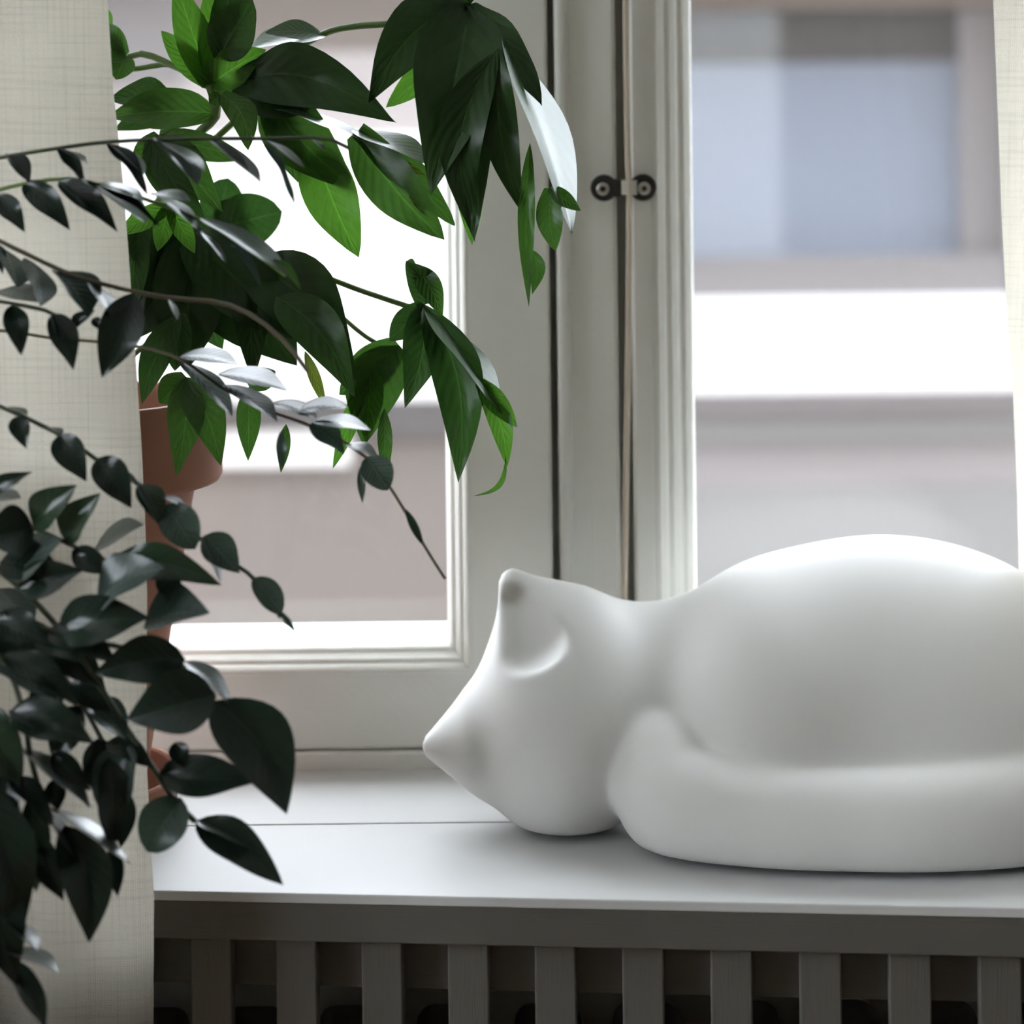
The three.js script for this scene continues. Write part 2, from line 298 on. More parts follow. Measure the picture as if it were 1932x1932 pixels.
{
  // cat's own axes: x to the right, y height above the sill, z towards the room; q(px, py, depth) gives a point of it
  const O = V(.2, SILL, ZC - 1.45), lean = (y) => { const h = y - .055; return .42 * (h + Math.sqrt(h * h + .0012)); }, q = (px, py, d) => { let p = at(px, py, d), e = d; for (let i = 0; i < 5; i++) { e = d + lean(p.y - SILL); p = at(px, py, e); } p.sub(O); return [p.x, p.y, p.z + lean(p.y)]; };
const bodyC = q(1700, 1352, 1.452), head = q(1068, 1365, 1.452), ear1 = q(968, 1104, 1.450), ear1b = q(1058, 1250, 1.452), ear2 = q(824, 1407, 1.462), ear2b = q(945, 1395, 1.458), neckA = q(1075, 1305, 1.47), neckB = q(1420, 1268, 1.482);
  const tailPts = [[1252, 1468, 1.41, .0345], [1282, 1516, 1.393, .0345], [1430, 1550, 1.373, .0332], [1600, 1562, 1.366, .0338], [1780, 1562, 1.366, .035], [1960, 1545, 1.385, .038], [2110, 1500, 1.43, .043]];
  const tc = new THREE.CatmullRomCurve3(tailPts.map(([x, y, d]) => V(...q(x, y, d)))), tail = [], tr = [];
  for (let i = 0; i <= 26; i++) { const t = i / 26, k = Math.min(5, Math.floor(t * 6)), u = t * 6 - k; tail.push(tc.getPoint(t).toArray()); tr.push(tailPts[k][3] * (1 - u) + tailPts[k + 1][3] * u); }
  const shoulder = q(1455, 1325, 1.436);
  let hollow = null;                                        // shallow inner side of the near ear, cut once the rest is known
  const f = (x, y, zr) => {
    let z = zr + lean(y);              // the upper half leans back
    let d = ell(x, y, z, bodyC, [.148, .102, .080]);
    d = smin(d, ell(x, y, z, shoulder, [.054, .066, .066]), .055);      // shoulder
    d = smin(d, cone(x, y, z, neckA, neckB, .046, .042), .045);
    d = smin(d, ell(x, y, z, head, [.056, .073, .062]), .045);
    const e1 = cone(x, y, z, ear1b, ear1, .041, .0095);
    d = smin(d, e1, .02);
    if (hollow && x < -.1) d = smax(d, -cone(x, y, zr, hollow[0], hollow[1], .015, .034), .007);
    d = smin(d, cone(x, y, z, ear2b, ear2, .036, .009), .022);
    let t = 1;
    if (z > -.02) for (let i = 0; i < tail.length - 1; i++) t = Math.min(t, cone(x, y, z, tail[i], tail[i + 1], tr[i], tr[i + 1]));
    d = smin(d, t, .012);
    d *= .85;
    return Math.min(smax(d, .003 - y, .009), smax(d + .014, -y, .004));     // stands on a slightly smaller foot
  };
  const skin = (px, py, out) => { let d = 1.3, p; do { d += .0005; p = at(px, py, d).sub(O); } while (d < 1.6 && f(p.x, p.y, p.z) > 0); return at(px, py, d - out).sub(O).toArray(); };
  hollow = [skin(958, 1114, .0122), skin(984, 1165, .0338)];
  const geo = surface(f, [-.34, -.012, -.20], [.30, .22, .15], .0033);
  const cat = mesh('cat_sculpture', geo, M.ceramic); cat.position.copy(O);
  tag(cat, 'smooth white ceramic sculpture of a sleeping cat curled up on the windowsill', 'sculpture');
}

// ================================================================= CURTAINS
function curtain(name, label, rows, folds) {                  // rows: [inner edge point, outer edge point] from top to bottom; the cloth waves across
  const nu = 90, nv = rows.length - 1, pos = [], uv = [], idx = [], o = rows[0][0];
  for (let j = 0; j <= nv * 8; j++) {
    const t = j / 8, k = Math.min(nv - 1, Math.floor(t)), s = t - k, a = rows[k][0].clone().lerp(rows[k + 1][0], s), b = rows[k][1].clone().lerp(rows[k + 1][1], s);
    for (let i = 0; i <= nu; i++) {
      const u = i / nu, p = a.clone().lerp(b, u); p.z += folds(u, t / nv) - .005 * Math.exp(-u / .012);
      pos.push(p.x - o.x, p.y - o.y, p.z - o.z); uv.push(p.x * 5, p.y * 5);
      if (i && j) { const c = j * (nu + 1) + i; idx.push(c, c - 1, c - nu - 2, c, c - nu - 2, c - nu - 1); }
    }
  }
  const g = new THREE.BufferGeometry(); g.setAttribute('position', new THREE.Float32BufferAttribute(pos, 3)); g.setAttribute('uv', new THREE.Float32BufferAttribute(uv, 2)); g.setIndex(idx); g.computeVertexNormals();
  const c = thing(name, label, 'curtain', o);
  mesh('cloth', g, M.linen, c);
}
{
  const d = 1.285, edge = [[182, -900], [190, -400], [200, 0], [211, 170], [228, 330], [240, 480], [252, 660], [263, 820], [271, 980], [275, 1120], [274, 1300], [275, 1460], [282, 1600], [288, 1700], [287, 1850], [287, 1960], [286, 2300], [288, 2640]];
  const rows = edge.map(([x, y]) => [at(x, y, d), at(x, y, d).add(V(-.62, 0, 0))]);
  const ph = (u, v) => .008 * Math.sin(u * 26 + .5) * Math.min(1, u * 6) + .004 * Math.sin(u * 61 + v * 3) * Math.min(1, u * 8) + .003 * Math.sin(v * 9 + u * 12) * u;
  curtain('linen_curtain', 'natural linen curtain hanging on the left, behind the arching fronds', rows, ph);
  const e2 = [[1868, -900, 1.29], [1872, -300, 1.39], [1877, 0, 1.45], [1887, 250, 1.47], [1893, 420, 1.48], [1902, 580, 1.49], [1914, 740, 1.51], [1921, 900, 1.53], [1925, 1050, 1.555], [1928, 1250, 1.572], [1930, 1428, 1.58]];
  curtain('linen_curtain', 'narrow strip of linen curtain at the right edge, behind the back of the cat', e2.map(([x, y, dd]) => [at(x, y, dd), at(x, y, dd).add(V(.45, 0, 0))]), (u, v) => .006 * Math.sin(u * 40) * Math.min(1, u * 8));
  const rodY = at(190, -900, d).y;
  const rod = thing('curtain_rod', 'round wooden curtain rod above the window carrying both linen curtains', 'curtain rod', V(0, rodY + .0142, ZC - 1.29));
  mesh('pole', new THREE.CylinderGeometry(.013, .013, 2.0, 20).rotateZ(Math.PI / 2), M.wood, rod);
  for (const k of [-1, 1]) { mesh('finial', new THREE.SphereGeometry(.024, 20, 14).translate(k * 1.01, 0, 0), M.wood, rod); mesh('bracket', box(k * .93 - .008, k * .93 + .008, -.012, .012, -.3, -.01), M.iron, rod); }
}

// ================================================================= LEAVES
const shapes = {
  ovate: (t) => Math.pow(Math.sin(Math.PI * Math.pow(t, .78)), .85) * (1 - .25 * t * t * t),
  round: (t) => Math.pow(Math.sin(Math.PI * Math.pow(t, .95)), .6),
  long: (t) => Math.pow(Math.sin(Math.PI * Math.pow(t, .85)), .95),
  lobe: (t) => (.42 + .58 * Math.sin(Math.min(1, t / .48) * Math.PI / 2)) * (t < .48 ? 1 : Math.pow(Math.cos((t - .48) / .52 * Math.PI / 2), .82)) * (1 - .12 * t),
};
// one blade from base to tip; width in metres as seen; roll turns it about its axis (0 faces the camera, + turns its upper side to the sky), fold is the V of the halves, curl arches it, wave ripples the rim
function blade(b, t, w, o, origin) {
  const ax = t.clone().sub(b), L = ax.length(), mid = b.clone().add(t).multiplyScalar(.5), view = camera.position.clone().sub(mid).normalize(), a = ax.clone().normalize();
  let s = a.clone().cross(view).normalize(), n = s.clone().cross(a).normalize();
  if (n.dot(view) < 0) n.negate();
  const sUp = s.y > 0 ? 1 : -1; s.multiplyScalar(sUp);                                   // s points upwards in the picture
  const roll = THREE.MathUtils.degToRad(o.roll ?? 0), cs = Math.cos(roll), sn = Math.sin(roll);
  const s2 = s.clone().multiplyScalar(cs).addScaledVector(n, -sn), n2 = n.clone().multiplyScalar(cs).addScaledVector(s, sn);   // + : upper half leans away, normal turns up
  const real = Math.min(w / Math.max(.17, Math.abs(cs)), L * 1.25), flat = Math.abs(o.roll ?? 0) > 57 ? .3 : 1, fold = THREE.MathUtils.degToRad((o.fold ?? 14) * flat), curl = (o.curl ?? .05) * Math.max(.25, Math.abs(cs)), wave = (o.wave ?? .02) * flat, sh = shapes[o.shape ?? 'ovate'], nt = 14, us = [-1, -.66, -.33, 0, .33, .66, 1], ph = o.phase ?? 0, bend = o.bend ?? 0;
  const pos = [], uv = [], idx = [];
  for (let i = 0; i <= nt; i++) {
    const v = i / nt, wd = sh(v) * real / 2;
    const c = b.clone().addScaledVector(ax, v).addScaledVector(n2, curl * L * Math.sin(Math.PI * v)).addScaledVector(s2, bend * L * Math.sin(Math.PI * v));
    for (const u of us) {
      const p = c.clone().addScaledVector(s2, u * wd * Math.cos(fold)).addScaledVector(n2, Math.abs(u) * wd * Math.sin(fold) + wave * L * .5 * u * u * Math.sin(v * 11 + ph + u));
      pos.push(p.x - origin.x, p.y - origin.y, p.z - origin.z); uv.push(u * .48 + .5, v);
    }
  }
  const m = us.length;
  for (let i = 0; i < nt; i++) for (let j = 0; j < m - 1; j++) { const q = i * m + j; idx.push(q, q + 1, q + m + 1, q, q + m + 1, q + m); }
  const g = new THREE.BufferGeometry(); g.setAttribute('position', new THREE.Float32BufferAttribute(pos, 3)); g.setAttribute('uv', new THREE.Float32BufferAttribute(uv, 2)); g.setIndex(idx); g.computeVertexNormals();
  return g;
}
const PXM = (d) => d / FOCAL;

// ---------------------------------------------------------------- the lobed plant in the clay pot
{
  const pc = at(78, 1435, 1.47); pc.y = SILL;
  const lathe = (pts, seg = 64) => new THREE.LatheGeometry(pts.map(([x, y]) => new THREE.Vector2(x, y)), seg);
  const saucer = mesh('plant_saucer', lathe([[.0001, .004], [.074, .004], [.0795, .008], [.084, .031], [.0855, .0335], [.088, .0335], [.089, .031], [.0825, .003], [.078, 0], [.0001, 0]]), M.clay);
  saucer.position.copy(pc); tag(saucer, 'shallow terracotta saucer on the windowsill under the clay pot', 'saucer');
  const plant = thing('potted_ivy', 'potted plant with glossy lobed green leaves in a tall terracotta pot by the window', 'plant', pc.clone());
  mesh('flower_pot', lathe([[.0001, .0045], [.060, .0045], [.0625, .008], [.099, .214], [.1005, .217], [.1145, .2185], [.1165, .222], [.1165, .268], [.1145, .272], [.107, .272], [.104, .266], [.0985, .22], [.094, .2], [.06, .02], [.0001, .018]], 80), M.clay, plant).userData.label = 'tall terracotta pot with a thick collar';
  mesh('soil', lathe([[.0001, .247], [.05, .25], [.1, .243], [.1, .236], [.0001, .236]], 40), M.soil, plant);
  const o = plant.position;
  const stem = (pts, r, mat = LM.stemGreen) => mesh('stem', tube(relTo(pts.map((p) => at(...p)), o), r, 40, 7), mat, plant);
  const root = at(120, 800, 1.46);
  stem([[100, 840, 1.47], [130, 650, 1.47], [240, 480, 1.46], [330, 330, 1.44], [366, 260, 1.43], [408, 214, 1.42], [396, 160, 1.42]], .0032);
  stem([[90, 840, 1.47], [100, 500, 1.47], [150, 240, 1.46], [250, 104, 1.45], [335, 128, 1.44], [400, 162, 1.425]], .0022);
  stem([[90, 840, 1.48], [110, 400, 1.48], [205, 138, 1.47], [252, 131, 1.46], [330, 122, 1.45], [390, 150, 1.43]], .0018);
  stem([[330, 330, 1.44], [470, 200, 1.44], [540, 110, 1.44], [615, 62, 1.43], [670, 50, 1.42], [740, 44, 1.41], [880, 10, 1.40]], .0022);
  stem([[110, 840, 1.47], [180, 620, 1.46], [360, 470, 1.45], [480, 480, 1.44], [582, 511, 1.43], [680, 548, 1.42], [775, 580, 1.41]], .0017);
  stem([[360, 470, 1.45], [520, 520, 1.45], [610, 570, 1.44], [690, 635, 1.43], [745, 665, 1.42]], .0014);
  stem([[110, 840, 1.47], [200, 720, 1.45], [300, 640, 1.43], [350, 690, 1.40], [385, 740, 1.39]], .0018);
  // leaf: hub, then lobes [tip x, tip y, width, depth of tip, options]
  const leaf = (hx, hy, hd, mat, lobes, opt = {}) => {
    const h = at(hx, hy, hd), geos = lobes.map(([x, y, w, d, oo = {}], i) => blade(h, at(x, y, d ?? hd), w * PXM(hd), { shape: 'lobe', fold: 19, curl: .09, wave: .045, phase: i * 1.9 + hx, ...opt, ...oo }, o));
    return mesh('leaf', mergeGeometries(geos), LM[mat], plant);
  };
  // upper left, backlit
  leaf(396, 160, 1.42, 'backlitGreen', [[304, 58, 58, 1.41], [330, -36, 78, 1.40], [408, -70, 62, 1.41], [502, 94, 84, 1.40, { roll: 15 }], [455, 190, 60, 1.42]]);
  leaf(415, 110, 1.41, 'deep', [[476, 0, 96, 1.39, { shape: 'round', roll: 10 }], [440, -60, 66, 1.4]]);
  leaf(238, 104, 1.45, 'mid', [[196, 44, 44, 1.46], [218, 150, 52, 1.44, { shape: 'round' }], [170, 110, 60, 1.47]]);
  leaf(206, 60, 1.46, 'backlitGreen', [[226, 120, 46, 1.45], [180, 30, 60, 1.47]]);
  leaf(408, 214, 1.42, 'mid', [[196, 222, 86, 1.41, { roll: 28, curl: .08, shape: 'ovate' }]]);
  leaf(330, 190, 1.43, 'deep', [[205, 190, 62, 1.42, { roll: 45, shape: 'ovate' }], [215, 246, 60, 1.42, { shape: 'ovate' }]]);
  // big dark leaf in the middle and its pale glossy shoulder
  leaf(448, 152, 1.41, 'black', [[748, 231, 128, 1.36, { bend: .11, shape: 'ovate', curl: .1 }], [600, 205, 110, 1.39], [640, 120, 90, 1.40]]);
  leaf(610, 66, 1.43, 'gloss', [[470, 92, 46, 1.41, { roll: 78, shape: 'ovate' }], [500, 62, 40, 1.42, { roll: 66, shape: 'ovate' }]]);
  // lobes hanging below it
  leaf(416, 178, 1.39, 'mid', [[469, 283, 62, 1.37, { roll: 12, bend: .12 }], [395, 196, 30, 1.39]]);
  leaf(505, 175, 1.41, 'mid', [[674, 360, 128, 1.38, { shape: 'ovate', bend: -.05 }], [562, 345, 80, 1.39, { roll: 10 }]]);
  leaf(590, 270, 1.40, 'backlitGreen', [[676, 485, 112, 1.37, { bend: -.02, fold: 18 }]]);
  leaf(520, 205, 1.38, 'gloss', [[690, 268, 26, 1.36, { roll: 82, shape: 'long' }]]);
  leaf(672, 250, 1.38, 'mid', [[838, 452, 116, 1.36, { fold: 26, bend: -.04, wave: .07 }], [858, 425, 70, 1.37, { roll: 20 }]]);
  leaf(668, 246, 1.375, 'gloss', [[812, 312, 40, 1.355, { roll: 76, shape: 'ovate', bend: .06 }]]);
  leaf(745, 305, 1.365, 'yellow', [[803, 330, 20, 1.36, { shape: 'long' }]]);
  leaf(768, 345, 1.362, 'yellow', [[802, 408, 20, 1.36, { shape: 'long' }]]);
  // upper right leaf over the window post
  leaf(888, 8, 1.40, 'black', [[693, 196, 122, 1.36, { bend: .12, curl: .09, shape: 'ovate' }], [800, -60, 150, 1.40], [814, 366, 176, 1.34, { curl: .12, shape: 'ovate' }], [896, 455, 120, 1.35, { curl: .1, bend: -.03, shape: 'long' }], [1022, 200, 60, 1.36, { roll: 30 }]]);
  leaf(850, 70, 1.39, 'backlitGreen', [[728, 203, 64, 1.385, { bend: -.05 }]]);
  leaf(862, 230, 1.385, 'backlitGreen', [[891, 462, 66, 1.365, { bend: .03 }]]);
  leaf(940, 90, 1.36, 'black', [[890, 440, 92, 1.345, { bend: .13, shape: 'long' }], [985, 402, 74, 1.355, { bend: -.06, shape: 'long' }]]);
  leaf(945, 70, 1.37, 'gloss', [[1078, 440, 70, 1.345, { roll: 76, bend: .07, shape: 'long', wave: .03 }]]);
  leaf(1038, 355, 1.35, 'mid', [[1048, 474, 62, 1.345, { bend: -.05, fold: 30 }], [1096, 398, 34, 1.34]]);
  leaf(1000, 270, 1.362, 'mid', [[998, 580, 42, 1.35, { shape: 'long', fold: 40, bend: .02 }]]);
  leaf(1002, 470, 1.358, 'mid', [[1004, 556, 34, 1.35, { shape: 'ovate', bend: .12 }]]);
  // lower right leaf
  leaf(800, 575, 1.40, 'deep', [[766, 492, 66, 1.39, { bend: .15 }], [735, 643, 60, 1.40], [764, 770, 84, 1.37, { bend: -.06, shape: 'ovate' }], [865, 912, 104, 1.35, { bend: .1, shape: 'long', fold: 26 }]]);
  leaf(782, 500, 1.395, 'mid', [[835, 600, 50, 1.39, { shape: 'ovate', bend: .06 }], [766, 494, 22, 1.395]]);
  leaf(800, 585, 1.385, 'gloss', [[945, 780, 48, 1.345, { roll: 74, bend: .04, shape: 'long' }]]);
  leaf(905, 720, 1.36, 'backlitGreen', [[957, 880, 50, 1.345, { bend: .08 }], [976, 806, 46, 1.345]]);
  leaf(955, 860, 1.345, 'backlitGreen', [[893, 936, 14, 1.345, { shape: 'long', bend: -.25, fold: 40 }]]);
  leaf(752, 650, 1.42, 'mid', [[686, 842, 122, 1.405, { bend: .1, shape: 'ovate', fold: 24 }], [640, 745, 90, 1.41]]);
  leaf(700, 690, 1.41, 'backlitGreen', [[690, 838, 60, 1.40, { shape: 'ovate' }], [628, 884, 40, 1.40]]);
  // the dark ones behind, left of the middle
  leaf(360, 440, 1.43, 'black', [[232, 430, 110, 1.43], [250, 640, 130, 1.42], [350, 700, 150, 1.41], [560, 640, 150, 1.40], [470, 480, 90, 1.42], [520, 560, 120, 1.41]]);
  leaf(470, 500, 1.42, 'black', [[672, 720, 150, 1.37, { bend: .1, shape: 'ovate', curl: .12, fold: 22 }], [640, 620, 110, 1.39, { bend: .1 }], [478, 720, 76, 1.39, { shape: 'ovate' }]]);
  leaf(395, 470, 1.44, 'black', [[560, 690, 190, 1.43, { shape: 'ovate' }], [300, 640, 150, 1.44, { shape: 'ovate' }], [500, 560, 130, 1.44], [255, 520, 130, 1.44]]);
  leaf(300, 420, 1.45, 'deep', [[246, 640, 110, 1.44, { shape: 'ovate' }], [420, 660, 160, 1.45, { shape: 'ovate' }], [420, 470, 90, 1.45]]);
  leaf(520, 560, 1.385, 'deep', [[668, 748, 104, 1.36, { bend: .1, shape: 'ovate', curl: .12, fold: 26 }]]);
  leaf(340, 590, 1.40, 'deep', [[268, 762, 62, 1.39, { bend: .06, shape: 'long' }], [330, 700, 60, 1.4]]);
  leaf(575, 662, 1.365, 'yellow', [[616, 772, 24, 1.36, { shape: 'long' }]]);
  leaf(352, 712, 1.375, 'mid', [[333, 898, 76, 1.345, { bend: -.03, shape: 'ovate', fold: 20 }], [418, 880, 80, 1.35, { bend: .05, shape: 'ovate' }], [300, 760, 70, 1.37]]);
  leaf(470, 730, 1.385, 'mid', [[468, 870, 50, 1.38, { shape: 'ovate' }], [520, 700, 50, 1.39]]);
  leaf(540, 800, 1.38, 'mid', [[530, 892, 26, 1.375, { shape: 'long' }]]);
  leaf(725, 770, 1.40, 'mid', [[728, 905, 30, 1.39, { shape: 'long' }]]);
  // left, behind the fronds
  leaf(300, 255, 1.40, 'mid', [[420, 400, 86, 1.38, { shape: 'ovate' }], [330, 372, 80, 1.385], [252, 330, 60, 1.39], [470, 300, 60, 1.39]]);
  leaf(285, 262, 1.385, 'deep', [[398, 440, 60, 1.37, { shape: 'long', bend: -.04 }], [300, 366, 50, 1.38]]);
  leaf(320, 385, 1.39, 'backlitGreen', [[297, 474, 46, 1.385], [368, 478, 44, 1.385], [222, 442, 46, 1.385]]);
  leaf(262, 400, 1.41, 'deep', [[258, 500, 56, 1.40], [246, 600, 60, 1.40]]);
  // round dull leaf
  leaf(408, 432, 1.50, 'mid', [[430, 336, 84, 1.50, { shape: 'round', fold: 4 }], [532, 398, 104, 1.495, { shape: 'round', fold: 4 }], [470, 400, 100, 1.5, { shape: 'round', fold: 4 }]], { wave: .05 }).material = LM.deep;
}

// ---------------------------------------------------------------- the plant with arching fronds, its pot left of the picture
{
  const base = V(-.56, 0, ZC - 1.13);
  const stand = thing('plant_stand', 'small round wooden plant stand on the floor left of the radiator cover', 'stand', base.clone());
  mesh('top', new THREE.CylinderGeometry(.15, .15, .022, 40).translate(0, .339, 0), M.wood, stand);
  for (let i = 0; i < 3; i++) { const a = i * 2.094 + .4; mesh('leg', tube([V(Math.cos(a) * .1, .33, Math.sin(a) * .1), V(Math.cos(a) * .14, .0, Math.sin(a) * .14)], .011, 4, 10), M.wood, stand); }
  const o = base.clone().setY(.35);
  const plant = thing('potted_plant', 'dark glossy plant with long arching fronds of oval leaflets reaching in from the left', 'plant', o);
  mesh('flower_pot', new THREE.LatheGeometry([[.0001, 0], [.09, 0], [.095, .004], [.125, .205], [.125, .212], [.116, .212], [.112, .2], [.088, .02], [.0001, .02]].map(([x, y]) => new THREE.Vector2(x, y)), 60), std(C(.5, .5, .48), .5), plant);
  mesh('soil', new THREE.CylinderGeometry(.111, .111, .02, 30).translate(0, .185, 0), M.soil, plant);
  let k = 0;
  const dd = (d) => 1.258 - (1.262 - d) * .5;
  // a frond: stalk points [x, y, depth], radius, leaflets [base x, y, tip x, y, width, depth at base, depth at tip, material, options]
  const frond = (pts, r, leaves, mat = LM.stemDark) => {
    const a = k++ * 1.3, start = [V(Math.cos(a) * .05, .19, Math.sin(a) * .05)], first = at(pts[0][0], pts[0][1], dd(pts[0][2])).sub(o);
    start.push(V(lerp(start[0].x, first.x, .25), Math.max(.3, lerp(.2, first.y, .7)), lerp(start[0].z, first.z, .4)));
    const st = mesh('frond_stalk', tube([...start, ...pts.map((p) => at(p[0], p[1], dd(p[2])).sub(o))], r, 90, 7), mat, plant);
    for (const [bx, by, tx, ty, w, d0, d1, m, oo = {}] of leaves)
      mesh('leaflet', blade(at(bx, by, dd(d0)), at(tx, ty, dd(d1)), 1.1 * w * PXM(dd((d0 + d1) / 2)), { fold: 22, curl: .07 + .07 * rnd(), wave: .02 + .035 * rnd(), phase: bx + ty, ...oo }, o), LM[m], st);
    return st;
  };
  function lerp(a, b, t) { return a + (b - a) * t; }
  frond([[-120, 330, 1.2], [0, 298, 1.2], [100, 281, 1.2], [200, 268, 1.21], [330, 262, 1.22], [500, 261, 1.23], [620, 262, 1.24], [660, 280, 1.24]], .0011, [
    [22, 292, 56, 347, 36, 1.2, 1.18, 'zz', { roll: 25 }], [14, 290, 36, 330, 24, 1.2, 1.19, 'silver', { roll: 74 }], [108, 281, 162, 352, 26, 1.2, 1.18, 'zz', { roll: 30 }], [112, 282, 166, 310, 18, 1.2, 1.19, 'silver', { roll: 82 }],
    [200, 270, 278, 368, 30, 1.21, 1.18, 'zz', { roll: 40 }], [208, 272, 272, 330, 26, 1.21, 1.19, 'silver', { roll: 80 }], [300, 266, 372, 350, 30, 1.22, 1.19, 'silver', { roll: 78 }], [296, 266, 388, 325, 22, 1.22, 1.2, 'silver', { roll: 82 }],
    [395, 264, 492, 345, 22, 1.22, 1.2, 'silver', { roll: 80, shape: 'long' }], [400, 264, 470, 322, 14, 1.22, 1.2, 'zz', { roll: 60, shape: 'long' }], [495, 264, 556, 388, 14, 1.23, 1.21, 'under', { roll: 40, shape: 'long' }], [502, 264, 575, 318, 13, 1.23, 1.21, 'silver', { roll: 76, shape: 'long' }], [590, 262, 612, 285, 8, 1.24, 1.23, 'silver', { roll: 76 }]]);
  frond([[-120, 400, 1.19], [0, 358, 1.19], [60, 344, 1.19], [130, 337, 1.19], [200, 352, 1.19], [300, 385, 1.19], [400, 425, 1.19], [470, 470, 1.19], [540, 520, 1.19]], .0011, [
    [-4, 368, 47, 438, 44, 1.19, 1.17, 'zz', { roll: 10 }], [44, 345, 132, 434, 52, 1.19, 1.17, 'zz', { roll: 8, bend: .04 }], [110, 342, 222, 437, 50, 1.19, 1.16, 'zz', { roll: 18, bend: .03 }], [112, 344, 175, 402, 22, 1.185, 1.165, 'silver', { roll: 80 }],
    [165, 343, 276, 422, 34, 1.19, 1.16, 'silver', { roll: 80 }], [172, 345, 270, 380, 24, 1.19, 1.17, 'silver', { roll: 82 }], [180, 350, 300, 425, 18, 1.19, 1.17, 'zz', { roll: 50 }], [280, 362, 372, 432, 30, 1.19, 1.17, 'silver', { roll: 82 }], [286, 366, 360, 380, 22, 1.19, 1.18, 'silver', { roll: 78 }],
    [375, 410, 545, 522, 30, 1.19, 1.17, 'silver', { roll: 80, bend: .03, shape: 'long' }], [378, 436, 428, 498, 10, 1.19, 1.17, 'silver', { roll: 76, shape: 'long' }], [435, 462, 492, 542, 14, 1.19, 1.18, 'under', { roll: 45, shape: 'long' }], [490, 490, 568, 548, 20, 1.19, 1.18, 'mid', { roll: 40, shape: 'long', bend: .08 }]], LM.stemGreen);
  frond([[-110, 420, 1.17], [0, 456, 1.17], [50, 479, 1.17], [130, 516, 1.17], [235, 546, 1.18], [330, 563, 1.19], [420, 572, 1.2], [480, 598, 1.2], [540, 648, 1.2], [580, 700, 1.2]], .0012, [
    [-6, 462, 6, 518, 26, 1.17, 1.15, 'zz'], [6, 468, 32, 542, 50, 1.17, 1.14, 'zzSheen', { roll: 64 }], [58, 492, 76, 578, 50, 1.17, 1.14, 'zzSheen', { roll: 62 }], [4, 545, 76, 572, 40, 1.17, 1.15, 'zzSheen', { roll: 66 }], [108, 512, 165, 600, 66, 1.17, 1.14, 'zzSheen', { roll: 56 }], [172, 535, 212, 600, 36, 1.17, 1.15, 'silver', { roll: 74 }], [176, 600, 195, 625, 20, 1.16, 1.15, 'zz'],
    [252, 552, 192, 713, 82, 1.18, 1.15, 'zz', { roll: 8, bend: -.04, shape: 'long' }], [318, 564, 334, 604, 12, 1.19, 1.18, 'silver', { roll: 74 }], [275, 556, 258, 650, 16, 1.18, 1.17, 'under', { roll: 50, shape: 'long' }]], LM.stemBrown);
  frond([[-110, 560, 1.16], [0, 569, 1.16], [60, 580, 1.16], [105, 593, 1.16], [135, 622, 1.16]], .0011, [
    [22, 576, 41, 671, 48, 1.16, 1.14, 'zz', { roll: 6 }], [100, 592, 139, 698, 54, 1.16, 1.14, 'zz', { roll: 14 }], [98, 594, 112, 655, 18, 1.158, 1.14, 'silver', { roll: 74 }], [135, 615, 180, 585, 24, 1.16, 1.15, 'zz', { roll: 20 }]]);
  frond([[-100, 745, 1.15], [0, 768, 1.15], [60, 794, 1.15], [130, 830, 1.15], [200, 880, 1.15], [262, 914, 1.15], [310, 953, 1.155], [370, 1010, 1.16], [440, 1062, 1.16], [480, 1092, 1.16], [530, 1165, 1.16]], .0012, [
    [14, 768, 52, 784, 12, 1.15, 1.14, 'silver', { roll: 76 }], [30, 786, 50, 847, 40, 1.15, 1.13, 'zz'], [108, 822, 163, 909, 60, 1.15, 1.13, 'zz', { roll: 6 }], [88, 806, 118, 820, 12, 1.15, 1.14, 'silver', { roll: 76 }], [183, 864, 248, 959, 66, 1.15, 1.13, 'zz', { roll: 8 }], [225, 893, 262, 915, 12, 1.15, 1.14, 'under', { roll: 50 }],
    [262, 914, 302, 992, 50, 1.15, 1.14, 'zzGreen', { roll: 14, bend: .06 }], [260, 914, 296, 985, 22, 1.148, 1.137, 'silver', { roll: 74 }], [312, 952, 368, 1037, 72, 1.155, 1.14, 'under', { roll: 6, shape: 'round' }], [306, 936, 345, 956, 16, 1.155, 1.145, 'silver', { roll: 76 }], [385, 1010, 452, 1082, 64, 1.16, 1.15, 'under', { roll: 10 }], [381, 1012, 416, 1098, 26, 1.16, 1.15, 'silver', { roll: 74 }],
    [478, 1090, 530, 1160, 48, 1.16, 1.15, 'under', { roll: 20, shape: 'round' }], [524, 1152, 559, 1197, 12, 1.16, 1.15, 'under', { roll: 20, shape: 'long' }]], LM.stemDark);
